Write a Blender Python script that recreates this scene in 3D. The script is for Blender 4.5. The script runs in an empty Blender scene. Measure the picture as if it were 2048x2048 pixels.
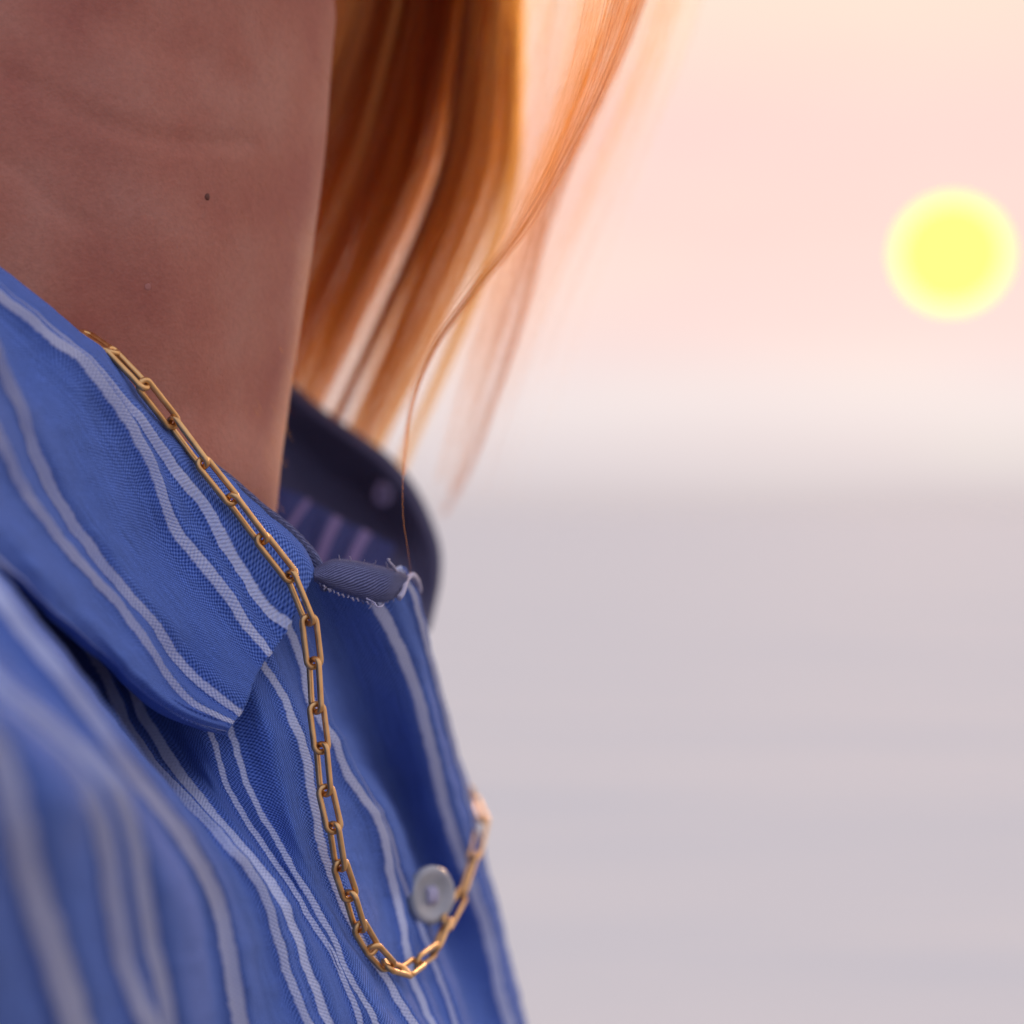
import bpy, bmesh, math, random
import numpy as np
from mathutils import Vector, Matrix, noise
from mathutils.bvhtree import BVHTree

random.seed(7)
rng = np.random.default_rng(7)
SC = bpy.context.scene
COL = SC.collection

# ------------------------------------------------------------------ camera
CAMZ = 1.42
FPX = 3982.0                       # focal length in pixels of a 2048 px wide frame
cd = bpy.data.cameras.new('camera')
cd.sensor_width = 36.0
cd.lens = 36.0 * FPX / 2048.0
cd.clip_start = 0.01
cd.clip_end = 30000.0
cd.dof.use_dof = True
cd.dof.focus_distance = 0.349
cd.dof.aperture_fstop = 9.6
cd.dof.aperture_blades = 0
cam = bpy.data.objects.new('camera', cd)
cam.location = (0, 0, CAMZ)
cam.rotation_euler = (math.radians(90), 0, 0)
COL.objects.link(cam)
SC.camera = cam


def P(px, py, d):
    """a point seen at (px, py) of the 2048 frame, d metres in front of the lens"""
    return Vector(((px - 1024) / FPX * d, d, CAMZ - (py - 1024) / FPX * d))


# ------------------------------------------------------------------ sky and sun
SUN_DIR = Vector(((1903 - 1024) / FPX, 1.0, (1024 - 508) / FPX)).normalized()
SUN_AZ = math.atan2(SUN_DIR.x, SUN_DIR.y)
SUN_EL = math.asin(SUN_DIR.z)

W = bpy.data.worlds.new('World')
SC.world = W
W.use_nodes = True
nt = W.node_tree
nt.nodes.clear()


def N(tree, typ, **kw):
    n = tree.nodes.new(typ)
    for k, v in kw.items():
        setattr(n, k, v)
    return n


def math_node(tree, op, a, b=None, c=None, clamp=False):
    n = tree.nodes.new('ShaderNodeMath')
    n.operation = op
    n.use_clamp = clamp
    for i, v in enumerate((a, b, c)):
        if v is None:
            continue
        if isinstance(v, (int, float)):
            n.inputs[i].default_value = v
        else:
            tree.links.new(v, n.inputs[i])
    return n.outputs[0]


def mix_col(tree, fac, a, b, blend='MIX'):
    n = tree.nodes.new('ShaderNodeMix')
    n.data_type = 'RGBA'
    n.blend_type = blend
    for sock, v in ((n.inputs[0], fac), (n.inputs[6], a), (n.inputs[7], b)):
        if isinstance(v, (int, float)):
            sock.default_value = v
        elif isinstance(v, tuple):
            sock.default_value = (v[0], v[1], v[2], 1)
        else:
            tree.links.new(v, sock)
    return n.outputs[2]


def ramp(tree, fac, stops, interp='LINEAR'):
    n = tree.nodes.new('ShaderNodeValToRGB')
    cr = n.color_ramp
    cr.interpolation = interp
    while len(cr.elements) < len(stops):
        cr.elements.new(0.5)
    for e, (p, c) in zip(cr.elements, stops):
        e.position = p
        e.color = (c[0], c[1], c[2], 1) if isinstance(c, tuple) else (c, c, c, 1)
    tree.links.new(fac, n.inputs[0])
    return n.outputs[0]


tc = N(nt, 'ShaderNodeTexCoord')
sep = N(nt, 'ShaderNodeSeparateXYZ')
nt.links.new(tc.outputs['Generated'], sep.inputs[0])
dot = N(nt, 'ShaderNodeVectorMath', operation='DOT_PRODUCT')
nt.links.new(tc.outputs['Generated'], dot.inputs[0])
dot.inputs[1].default_value = SUN_DIR
# thin sunset overcast: colour by elevation
el = ramp(nt, sep.outputs['Z'], [
    (0.0, (.635, .57, .60)), (.02, (.745, .68, .71)), (.05, (.87, .785, .80)), (.065, (.90, .785, .79)), (.09, (.95, .74, .725)),
    (.14, (.985, .705, .675)), (.19, (.99, .715, .675)), (.25, (1.0, .82, .69)),
    (.5, (1.0, .92, .92)), (1.0, (.98, 1.0, 1.16))])
# the half of the sky away from the sun is dimmer and bluer
away = ramp(nt, math_node(nt, 'MULTIPLY_ADD', dot.outputs['Value'], .5, .5), [
    (0.0, (.58, .70, .97)), (.3, (.72, .79, 1.02)), (.55, (.90, .90, 1.04)), (.8, (.95, .94, .99)), (.93, (1, 1, 1)), (1, (1, 1, 1))])
sky = mix_col(nt, 1.0, el, away, 'MULTIPLY')
# soft bands of cloud
mp = N(nt, 'ShaderNodeMapping')
mp.inputs['Scale'].default_value = (2.2, 2.2, 7.0)
nt.links.new(tc.outputs['Generated'], mp.inputs[0])
nz = N(nt, 'ShaderNodeTexNoise')
nz.inputs['Scale'].default_value = 1.6
nz.inputs['Detail'].default_value = 2.0
nt.links.new(mp.outputs[0], nz.inputs['Vector'])
cl = ramp(nt, nz.outputs['Fac'], [(.35, (.97, .96, .965)), (.5, (.99, .985, .985)), (.65, (1.01, 1.035, 1.0))])
sky = mix_col(nt, 1.0, sky, cl, 'MULTIPLY')
nish = N(nt, 'ShaderNodeTexSky', sky_type='NISHITA')
nish.sun_disc = False
nish.sun_elevation = SUN_EL
nish.sun_rotation = SUN_AZ
nish.dust_density = 3.0
nmul = N(nt, 'ShaderNodeVectorMath', operation='SCALE')
nt.links.new(nish.outputs[0], nmul.inputs[0])
nmul.inputs['Scale'].default_value = 0.06
sky = mix_col(nt, .02, sky, nmul.outputs[0])
bg = N(nt, 'ShaderNodeBackground')
bg.inputs['Strength'].default_value = 1.0
nt.links.new(sky, bg.inputs['Color'])
out = N(nt, 'ShaderNodeOutputWorld')
nt.links.new(bg.outputs[0], out.inputs['Surface'])

sl = bpy.data.lights.new('sun_light', 'SUN')
sl.energy = 1.45
sl.angle = math.radians(4)
sl.color = (1.0, .58, .32)
so = bpy.data.objects.new('sun_light', sl)
so.rotation_euler = (-SUN_DIR).to_track_quat('-Z', 'Y').to_euler()
so.location = (0, 0, 6)
COL.objects.link(so)

SC.view_settings.view_transform = 'Standard'
SC.view_settings.look = 'None'
SC.view_settings.exposure = 0.0
SC.view_settings.gamma = 1.0
SC.view_settings.use_curve_mapping = False
SC.render.engine = 'CYCLES'
SC.cycles.use_denoising = True
SC.cycles.max_bounces = 12
SC.cycles.transmission_bounces = 10
SC.cycles.transparent_max_bounces = 24
SC.cycles_curves.shape = 'THICK'


# ------------------------------------------------------------------ helpers
def tag(o, label=None, cat=None, group=None, kind=None):
    if label: o['label'] = label
    if cat: o['category'] = cat
    if group: o['group'] = group
    if kind: o['kind'] = kind
    return o


def link(name, data, parent=None, mat=None):
    o = bpy.data.objects.new(name, data)
    COL.objects.link(o)
    if parent is not None:
        o.parent = parent
        o.matrix_parent_inverse = parent.matrix_basis.inverted()
    if mat is not None and data is not None:
        data.materials.append(mat)
    return o


def empty(name, loc):
    o = link(name, None)
    o.location = loc
    o.empty_display_size = .02
    return o


def curve_interp(x, Y, xi, monotone=False):
    """cubic Hermite through rows of Y at x; pchip tangents when monotone"""
    x = np.asarray(x, float); Y = np.asarray(Y, float)
    h = np.diff(x)[:, None]
    dl = np.diff(Y, axis=0) / h
    m = np.zeros_like(Y)
    if len(x) == 2:
        m[:] = dl[0]
    elif monotone:
        w1 = 2 * h[1:] + h[:-1]; w2 = h[1:] + 2 * h[:-1]
        same = dl[1:] * dl[:-1] > 0
        with np.errstate(divide='ignore', invalid='ignore'):
            hm = (w1 + w2) / (w1 / dl[:-1] + w2 / dl[1:])
        m[1:-1] = np.where(same, hm, 0)
        m[0] = dl[0]; m[-1] = dl[-1]
    else:
        m[1:-1] = (dl[:-1] * h[1:] + dl[1:] * h[:-1]) / (h[1:] + h[:-1])
        m[0] = dl[0]; m[-1] = dl[-1]
    k = np.clip(np.searchsorted(x, xi, side='right') - 1, 0, len(x) - 2)
    t = ((xi - x[k]) / h[k, 0])[:, None]
    hh = h[k]
    return ((2 * t**3 - 3 * t**2 + 1) * Y[k] + (t**3 - 2 * t**2 + t) * hh * m[k]
            + (-2 * t**3 + 3 * t**2) * Y[k + 1] + (t**3 - t**2) * hh * m[k + 1])


def fill_depth(pts):
    """control points may leave the depth out: it is filled in along the curve"""
    a = [(p[0], p[1], p[2] if len(p) > 2 else None) for p in pts]
    xy = np.array([(p[0], p[1]) for p in a], float)
    s = np.concatenate([[0], np.cumsum(np.hypot(*np.diff(xy, axis=0).T))])
    known = [i for i, p in enumerate(a) if p[2] is not None]
    d = np.interp(s, s[known], [a[i][2] for i in known]) if known else np.zeros(len(a))
    return np.column_stack([xy, d]), s


FOCUS = .349


def deepen(d):
    e = np.asarray(d, float) - FOCUS
    return FOCUS + np.where(e > 0, e * (1 + .9 * np.minimum(1, e / .05)), e * (1 + .85 * np.minimum(1, -e / .05)))


def resample(pts, n):
    A, s = fill_depth(pts)
    A[:, 2] = deepen(A[:, 2])
    return curve_interp(s, A, np.linspace(0, s[-1], n))


def blur(a, axis, k):
    """repeated 1-2-1 filter with held ends"""
    for _ in range(k):
        p = np.pad(a, [(1, 1) if i == axis else (0, 0) for i in range(a.ndim)], mode='edge')
        if axis == 0:
            a = .25 * p[:-2] + .5 * p[1:-1] + .25 * p[2:]
        else:
            a = .25 * p[:, :-2] + .5 * p[:, 1:-1] + .25 * p[:, 2:]
    return a


def to3d(G):
    d = G[..., 2]
    return np.stack([(G[..., 0] - 1024) / FPX * d, d, CAMZ - (G[..., 1] - 1024) / FPX * d], -1)


def grid_mesh(name, V, cloth=None, stripe=None):
    """V: (nj, ni, 3) points -> quad sheet with normals towards the lens and two UV maps"""
    nj, ni = V.shape[:2]
    idx = np.arange(nj * ni).reshape(nj, ni)
    f = np.stack([idx[:-1, :-1], idx[:-1, 1:], idx[1:, 1:], idx[1:, :-1]], -1).reshape(-1, 4)
    c = V[nj // 2, ni // 2]
    nrm = np.cross(V[nj // 2, ni // 2 + 1] - c, V[nj // 2 + 1, ni // 2] - c)
    if np.dot(nrm, np.array([0, 0, CAMZ]) - c) < 0:
        f = f[:, ::-1]
    me = bpy.data.meshes.new(name)
    me.from_pydata(V.reshape(-1, 3).tolist(), [], f.tolist())
    for nm, uv in (('cloth', cloth), ('stripe', stripe)):
        if uv is not None:
            L = me.uv_layers.new(name=nm)
            L.data.foreach_set('uv', uv.reshape(-1, 2)[f.reshape(-1)].astype(np.float32).reshape(-1))
    me.polygons.foreach_set('use_smooth', [True] * len(me.polygons))
    me.update()
    return me


BVH_V, BVH_F = [], []          # everything the chain may rest on


def loft(name, curves, ni, nj, parent, mat, flip=1, sm=(3, 3), wrinkle=0.0, wfreq=60.0, thick=.0006,
         rest=True, wseed=0.0, warp=(1, 1), round_end=0, pucker=0.0):
    """sheet of cloth through curves of (px, py, depth); a curve with w is a woven stripe of that width"""
    rows, vs = [], []
    k = 0
    for c in curves:
        A = resample(c['p'], ni)
        w = c.get('w')
        if w is None:
            rows.append(A); vs.append(k * 10 - 4.5)
        else:
            ws = np.interp(np.linspace(0, 1, ni), np.linspace(0, 1, len(w)), w) if isinstance(w, (tuple, list)) else np.full(ni, float(w))
            ws = ws * .93
            t = np.gradient(A[:, :2], axis=0)
            t /= np.linalg.norm(t, axis=1)[:, None] + 1e-9
            n = np.column_stack([-t[:, 1], t[:, 0]]) * flip
            for s, v in ((1, 0.0), (-1, 1.0)):
                B = A.copy()
                B[:, :2] += n * (s * ws / 2)[:, None]
                rows.append(B); vs.append(k * 10 + v)
            k += 1
    # curves without a stripe between two stripes share out the gap
    vs = np.array(vs, float)
    for i in range(1, len(vs)):
        if vs[i] <= vs[i - 1]:
            vs[i] = vs[i - 1] + .7
    R = np.array(rows)
    X3 = to3d(R)
    gap = np.linalg.norm(np.diff(X3, axis=0), axis=2).mean(1) + 1e-5
    s = np.concatenate([[0], np.cumsum(gap)])
    # denser in narrow gaps so that the stripe edges stay crisp
    si = np.interp(np.linspace(0, len(s) - 1, nj), np.arange(len(s)), .35 * np.linspace(0, s[-1], len(s)) + .65 * s)
    si = np.interp(np.linspace(0, 1, nj), np.linspace(0, 1, nj), si)
    si[-1] = s[-1]
    G = curve_interp(s, R.reshape(len(rows), -1), si, True).reshape(nj, ni, 3)
    v = np.interp(si, s, vs)
    if round_end:
        e = G[:, -1, :2]
        sh = blur(e, 0, round_end) - e
        G[:, -24:, :2] += sh[:, None, :] * (np.linspace(0, 1, 24) ** 2)[None, :, None]
    G[..., 2] = blur(blur(G[..., 2], 0, sm[0]), 1, sm[1])
    for j in range(nj):
        for i in range(ni):
            q = Vector((G[j, i, 0] * .022, G[j, i, 1] * .022, wseed))
            G[j, i, 0] += pucker * (noise.noise(q) + .4 * noise.noise(q * 2.7))
            G[j, i, 1] += pucker * .6 * noise.noise(q + Vector((9, 9, 9)))
    V = to3d(G)
    # metric cloth coordinates in millimetres
    du = np.concatenate([[0], np.cumsum(np.linalg.norm(np.diff(V, axis=1), axis=2).mean(0))]) * 1000
    dv = np.concatenate([[0], np.cumsum(np.linalg.norm(np.diff(V, axis=0), axis=2).mean(1))]) * 1000
    cloth = np.stack(np.broadcast_arrays(du[None, :] * warp[0], dv[:, None] * warp[1]), -1)
    stripe = np.stack(np.broadcast_arrays(v[:, None], du[None, :] / 1000), -1)
    if wrinkle:
        D = np.zeros((nj, ni))
        for j in range(nj):
            for i in range(ni):
                q = Vector(V[j, i]) * wfreq + Vector((wseed, wseed, 0))
                D[j, i] = noise.noise(q) + .45 * noise.noise(q * 2.3)
        edge = np.minimum(1, np.minimum(np.arange(nj), np.arange(nj)[::-1]) / 8.0)[:, None]
        G[..., 2] += D * wrinkle * edge
        V = to3d(G)
    me = grid_mesh(name, V, cloth, stripe)
    o = link(name, me, parent, mat)
    if thick:
        m = o.modifiers.new('thickness', 'SOLIDIFY')
        m.thickness = thick; m.offset = -1; m.use_even_offset = False
    if rest:
        b = sum(len(a) for a in BVH_V)
        BVH_V.append(V.reshape(-1, 3))
        idx = np.arange(nj * ni).reshape(nj, ni) + b
        BVH_F.extend(np.stack([idx[:-1, :-1], idx[:-1, 1:], idx[1:, 1:], idx[1:, :-1]], -1).reshape(-1, 4).tolist())
    return o


def tube_mesh(name, pts, rad, seg=8, closed=False, squash=None):
    """tube along 3D points with a radius per point"""
    pts = [Vector(p) for p in pts]
    n = len(pts)
    if not hasattr(rad, '__len__'):
        rad = [rad] * n
    verts, faces = [], []
    up = None
    for i, p in enumerate(pts):
        a = pts[(i - 1) % n] if (closed or i > 0) else p
        b = pts[(i + 1) % n] if (closed or i < n - 1) else p
        t = (b - a).normalized()
        if up is None:
            up = Vector((0, -1, 0)) if abs(t.y) < .9 else Vector((1, 0, 0))
        x = (up - t * up.dot(t)).normalized()
        y = t.cross(x)
        up = x
        for k in range(seg):
            an = 2 * math.pi * k / seg
            verts.append(p + (x * math.cos(an) + y * math.sin(an)) * rad[i])
    for i in range(n if closed else n - 1):
        for k in range(seg):
            a, b = i * seg + k, i * seg + (k + 1) % seg
            c, d = ((i + 1) % n) * seg + (k + 1) % seg, ((i + 1) % n) * seg + k
            faces.append((a, b, c, d))
    if not closed:
        faces.append(tuple(range(seg))[::-1])
        faces.append(tuple((n - 1) * seg + k for k in range(seg)))
    me = bpy.data.meshes.new(name)
    me.from_pydata(verts, [], faces)
    me.polygons.foreach_set('use_smooth', [True] * len(me.polygons))
    me.update()
    return me


# ------------------------------------------------------------------ materials
def new_mat(name):
    m = bpy.data.materials.new(name)
    m.use_nodes = True
    t = m.node_tree
    b = t.nodes['Principled BSDF']
    return m, t, b


def fabric(name, dark, light, stripe, pitch=.92, bump=.55, striped=True, twill=False, fuzz=.05):
    m, t, b = new_mat(name)
    uv = N(t, 'ShaderNodeUVMap', uv_map='cloth')
    # uneven yarn: bend the thread grid a little
    nz = N(t, 'ShaderNodeTexNoise')
    nz.inputs['Scale'].default_value = .35
    nz.inputs['Detail'].default_value = 3
    t.links.new(uv.outputs[0], nz.inputs['Vector'])
    off = N(t, 'ShaderNodeVectorMath', operation='MULTIPLY_ADD')
    t.links.new(nz.outputs['Color'], off.inputs[0])
    off.inputs[1].default_value = (.35, .35, 0) if twill else (.7, .7, 0)
    t.links.new(uv.outputs[0], off.inputs[2])
    s = N(t, 'ShaderNodeSeparateXYZ')
    t.links.new(off.outputs[0], s.inputs[0])
    k = 2 * math.pi / pitch
    if twill:
        ph = math_node(t, 'ADD', math_node(t, 'MULTIPLY', s.outputs[0], k * .55), math_node(t, 'MULTIPLY', s.outputs[1], k))
        h = math_node(t, 'SINE', ph)
    else:
        h = math_node(t, 'MULTIPLY', math_node(t, 'SINE', math_node(t, 'MULTIPLY', s.outputs[0], k)),
                      math_node(t, 'SINE', math_node(t, 'MULTIPLY', s.outputs[1], k)))
    h01 = math_node(t, 'MULTIPLY_ADD', h, .5, .5)
    # slubs: threads that are a little lighter or darker along their length
    sl1 = N(t, 'ShaderNodeTexNoise')
    mpn = N(t, 'ShaderNodeMapping')
    mpn.inputs['Scale'].default_value = (.08, 1.6, 1)
    t.links.new(uv.outputs[0], mpn.inputs[0])
    t.links.new(mpn.outputs[0], sl1.inputs['Vector'])
    sl1.inputs['Scale'].default_value = 1.0
    sl1.inputs['Detail'].default_value = 2
    sl2 = N(t, 'ShaderNodeTexNoise')
    mpn2 = N(t, 'ShaderNodeMapping')
    mpn2.inputs['Scale'].default_value = (1.6, .08, 1)
    t.links.new(uv.outputs[0], mpn2.inputs[0])
    t.links.new(mpn2.outputs[0], sl2.inputs['Vector'])
    sl2.inputs['Detail'].default_value = 2
    slub = math_node(t, 'ADD', sl1.outputs['Fac'], sl2.outputs['Fac'])
    body = mix_col(t, h01, dark, light)
    body = mix_col(t, 1.0, body, ramp(t, math_node(t, 'MULTIPLY', slub, .5), [(.3, .66), (.7, 1.32)]), 'MULTIPLY')
    col = body
    if striped:
        uvs = N(t, 'ShaderNodeUVMap', uv_map='stripe')
        ss = N(t, 'ShaderNodeSeparateXYZ')
        t.links.new(uvs.outputs[0], ss.inputs[0])
        jag = N(t, 'ShaderNodeTexNoise')
        jag.inputs['Scale'].default_value = 1.1
        jag.inputs['Detail'].default_value = 2
        t.links.new(uv.outputs[0], jag.inputs['Vector'])
        v = math_node(t, 'ADD', ss.outputs[0], math_node(t, 'MULTIPLY', math_node(t, 'SUBTRACT', jag.outputs['Fac'], .5), .35))
        fr = math_node(t, 'MULTIPLY', math_node(t, 'FRACT', math_node(t, 'MULTIPLY', math_node(t, 'ADD', v, 4.5), .1)), 10)
        dist = math_node(t, 'ABSOLUTE', math_node(t, 'SUBTRACT', fr, 5.0))
        mk = N(t, 'ShaderNodeMapRange', interpolation_type='SMOOTHSTEP')
        t.links.new(dist, mk.inputs[0])
        mk.inputs[1].default_value = .60; mk.inputs[2].default_value = .30
        mk.inputs[3].default_value = 0; mk.inputs[4].default_value = 1
        stc = mix_col(t, h01, tuple(x * .88 for x in stripe), stripe)
        col = mix_col(t, mk.outputs[0], body, stc)
    t.links.new(col, b.inputs['Base Color'])
    b.inputs['Roughness'].default_value = .85
    b.inputs['Specular IOR Level'].default_value = .15
    b.inputs['Sheen Weight'].default_value = fuzz
    b.inputs['Sheen Roughness'].default_value = .5
    b.inputs['Sheen Tint'].default_value = (.75, .78, 1, 1)
    bp = N(t, 'ShaderNodeBump')
    bp.inputs['Strength'].default_value = bump
    bp.inputs['Distance'].default_value = .00018
    t.links.new(h, bp.inputs['Height'])
    t.links.new(bp.outputs[0], b.inputs['Normal'])
    return m


BLUE_D, BLUE_L = (.016, .054, .26), (.19, .32, .80)
STRIPE = (.77, .82, 1.0)
M_cloth = fabric('striped_chambray', BLUE_D, BLUE_L, STRIPE)
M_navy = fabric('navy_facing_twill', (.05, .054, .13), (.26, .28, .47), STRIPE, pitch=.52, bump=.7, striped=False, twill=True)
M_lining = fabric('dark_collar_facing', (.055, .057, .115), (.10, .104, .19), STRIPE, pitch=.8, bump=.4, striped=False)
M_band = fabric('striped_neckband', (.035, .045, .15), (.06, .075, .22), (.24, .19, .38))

m, t, b = new_mat('white_thread'); M_thread = m
b.inputs['Base Color'].default_value = (.68, .64, .78, 1)
b.inputs['Roughness'].default_value = .8
tn = N(t, 'ShaderNodeTexNoise'); tn.inputs['Scale'].default_value = 3000
bp = N(t, 'ShaderNodeBump'); bp.inputs['Distance'].default_value = .0001
t.links.new(tn.outputs['Fac'], bp.inputs['Height']); t.links.new(bp.outputs[0], b.inputs['Normal'])

m, t, b = new_mat('buttonhole_silk'); M_btn = m
bn_ = N(t, 'ShaderNodeTexNoise'); bn_.inputs['Scale'].default_value = 1500
t.links.new(ramp(t, bn_.outputs['Fac'], [(.3, (.14, .12, .24)), (.7, (.22, .19, .34))]), b.inputs['Base Color'])
b.inputs['Roughness'].default_value = .7

m, t, b = new_mat('gold'); M_gold = m
gn = N(t, 'ShaderNodeTexNoise'); gn.inputs['Scale'].default_value = 420; gn.inputs['Detail'].default_value = 4
gtc = N(t, 'ShaderNodeTexCoord'); t.links.new(gtc.outputs['Object'], gn.inputs['Vector'])
t.links.new(ramp(t, gn.outputs['Fac'], [(.3, (.68, .38, .145)), (.7, (.86, .53, .22))]), b.inputs['Base Color'])
b.inputs['Metallic'].default_value = 1
t.links.new(ramp(t, gn.outputs['Fac'], [(.3, .30), (.7, .46)]), b.inputs['Roughness'])

m, t, b = new_mat('skin'); M_skin = m
stc_ = N(t, 'ShaderNodeTexCoord')
s1 = N(t, 'ShaderNodeTexNoise'); s1.inputs['Scale'].default_value = 45; s1.inputs['Detail'].default_value = 4
t.links.new(stc_.outputs['Object'], s1.inputs['Vector'])
s2 = N(t, 'ShaderNodeTexNoise'); s2.inputs['Scale'].default_value = 900; s2.inputs['Detail'].default_value = 3
t.links.new(stc_.outputs['Object'], s2.inputs['Vector'])
sk = ramp(t, s1.outputs['Fac'], [(.30, (.43, .140, .092)), (.5, (.50, .190, .122)), (.68, (.535, .232, .155))])
sk = mix_col(t, 1.0, sk, ramp(t, s2.outputs['Fac'], [(.3, .93), (.7, 1.05)]), 'MULTIPLY')
t.links.new(sk, b.inputs['Base Color'])
b.inputs['Roughness'].default_value = .62
b.inputs['Specular IOR Level'].default_value = .25
b.inputs['Subsurface Weight'].default_value = .25
b.inputs['Subsurface Radius'].default_value = (1, .35, .2)
b.inputs['Subsurface Scale'].default_value = .003
vo = N(t, 'ShaderNodeTexVoronoi'); vo.inputs['Scale'].default_value = 1500
t.links.new(stc_.outputs['Object'], vo.inputs['Vector'])
bp = N(t, 'ShaderNodeBump'); bp.inputs['Strength'].default_value = .5; bp.inputs['Distance'].default_value = .00014
t.links.new(math_node(t, 'ADD', vo.outputs['Distance'], s2.outputs['Fac']), bp.inputs['Height'])
t.links.new(bp.outputs[0], b.inputs['Normal'])

m, t, b = new_mat('mole'); M_mole = m
mn = N(t, 'ShaderNodeTexNoise'); mn.inputs['Scale'].default_value = 1500
t.links.new(ramp(t, mn.outputs['Fac'], [(.3, (.10, .022, .010)), (.7, (.17, .045, .022))]), b.inputs['Base Color'])
b.inputs['Roughness'].default_value = .5
m, t, b = new_mat('blemish'); M_blem = m
mn = N(t, 'ShaderNodeTexNoise'); mn.inputs['Scale'].default_value = 1500
t.links.new(ramp(t, mn.outputs['Fac'], [(.3, (.42, .15, .11)), (.7, (.50, .2, .15))]), b.inputs['Base Color'])
b.inputs['Roughness'].default_value = .55

m, t, b = new_mat('auburn_hair'); M_hair = m
t.nodes.remove(b)
hb = N(t, 'ShaderNodeBsdfHairPrincipled')
hb.model = 'CHIANG'
hb.parametrization = 'COLOR'
hi = N(t, 'ShaderNodeAttribute', attribute_name='tone')
t.links.new(ramp(t, hi.outputs['Fac'], [(0, (.018, .0018, .0002)), (.5, (.17, .024, .0018)), (1, (.46, .085, .007))]), hb.inputs['Color'])
hb.inputs['Roughness'].default_value = .3
hb.inputs['IOR'].default_value = 1.42
hb.inputs['Radial Roughness'].default_value = .5
t.links.new(hb.outputs[0], t.nodes['Material Output'].inputs['Surface'])

m, t, b = new_mat('pearl_button'); M_button = m
mn = N(t, 'ShaderNodeTexNoise'); mn.inputs['Scale'].default_value = 260
mtc = N(t, 'ShaderNodeTexCoord'); t.links.new(mtc.outputs['Object'], mn.inputs['Vector'])
t.links.new(ramp(t, mn.outputs['Fac'], [(.3, (.36, .37, .36)), (.7, (.48, .48, .46))]), b.inputs['Base Color'])
b.inputs['Roughness'].default_value = .3
b.inputs['Coat Weight'].default_value = .4

m, t, b = new_mat('sea_water'); M_sea = m
wtc = N(t, 'ShaderNodeTexCoord')
wn = N(t, 'ShaderNodeTexNoise'); wn.inputs['Scale'].default_value = .9; wn.inputs['Detail'].default_value = 5
wmp = N(t, 'ShaderNodeMapping'); wmp.inputs['Scale'].default_value = (.35, 1, 1)
t.links.new(wtc.outputs['Object'], wmp.inputs[0]); t.links.new(wmp.outputs[0], wn.inputs['Vector'])
b.inputs['Base Color'].default_value = (.70, .665, .60, 1)
b.inputs['Roughness'].default_value = .9
b.inputs['Specular IOR Level'].default_value = .12
b.inputs['IOR'].default_value = 1.33
bp = N(t, 'ShaderNodeBump'); bp.inputs['Strength'].default_value = .8; bp.inputs['Distance'].default_value = .12
t.links.new(wn.outputs['Fac'], bp.inputs['Height']); t.links.new(bp.outputs[0], b.inputs['Normal'])

m, t, b = new_mat('wet_sand'); M_sand = m
wn = N(t, 'ShaderNodeTexNoise'); wn.inputs['Scale'].default_value = 30; wn.inputs['Detail'].default_value = 6
t.links.new(ramp(t, wn.outputs['Fac'], [(.3, (.24, .20, .16)), (.7, (.34, .29, .24))]), b.inputs['Base Color'])
b.inputs['Roughness'].default_value = .7

m, t, b = new_mat('sun_disc'); M_sun = m
t.nodes.remove(b)
em = N(t, 'ShaderNodeEmission')
em.inputs['Color'].default_value = (1, .97, .145, 1)
em.inputs['Strength'].default_value = 1.9
t.links.new(em.outputs[0], t.nodes['Material Output'].inputs['Surface'])

# ------------------------------------------------------------------ sea, beach, sun
ys = np.concatenate([np.linspace(3.6, 30, 90), np.geomspace(31, 15000, 90)])
nx = 120
V = np.zeros((len(ys), nx, 3))
for j, y in enumerate(ys):
    xs = np.linspace(-1, 1, nx) * (y * 1.1 + 6)
    V[j, :, 0] = xs; V[j, :, 1] = y
    amp = .045 * min(1, (y - 3.6) / 4) * min(1, 900 / y)
    for i, x in enumerate(xs):
        V[j, i, 2] = amp * (noise.noise((x * .16, y * .55, 0)) + .6 * noise.noise((x * .45, y * 1.3, 4))
                            + 1.6 * noise.noise((x * .03, y * .14, 9)))
sea = link('sea', grid_mesh('sea', V), None, M_sea)
tag(sea, 'pale grey sea reaching to the blurred horizon', None, None, 'structure')
ys = np.linspace(-9, 5, 60); xs = np.linspace(-12, 12, 60)
V = np.zeros((60, 60, 3))
for j, y in enumerate(ys):
    for i, x in enumerate(xs):
        V[j, i] = (x, y, .05 - .045 * max(0, y - 1.0) ** 1.3 + .015 * noise.noise((x * .8, y * .8, 2)))
beach = link('beach', grid_mesh('beach', V), None, M_sand)
tag(beach, 'sandy beach at the water edge', None, None, 'structure')

bm = bmesh.new()
SUN_D = 14000.0
bmesh.ops.create_uvsphere(bm, u_segments=64, v_segments=32, radius=SUN_D * 102 / FPX)
for f in bm.faces: f.smooth = True
me = bpy.data.meshes.new('sun'); bm.to_mesh(me); bm.free()
sun = link('sun', me, None, M_sun)
sun.location = Vector((0, 0, CAMZ)) + SUN_DIR * SUN_D
tag(sun, 'round yellow setting sun low above the sea', 'sun')

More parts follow.
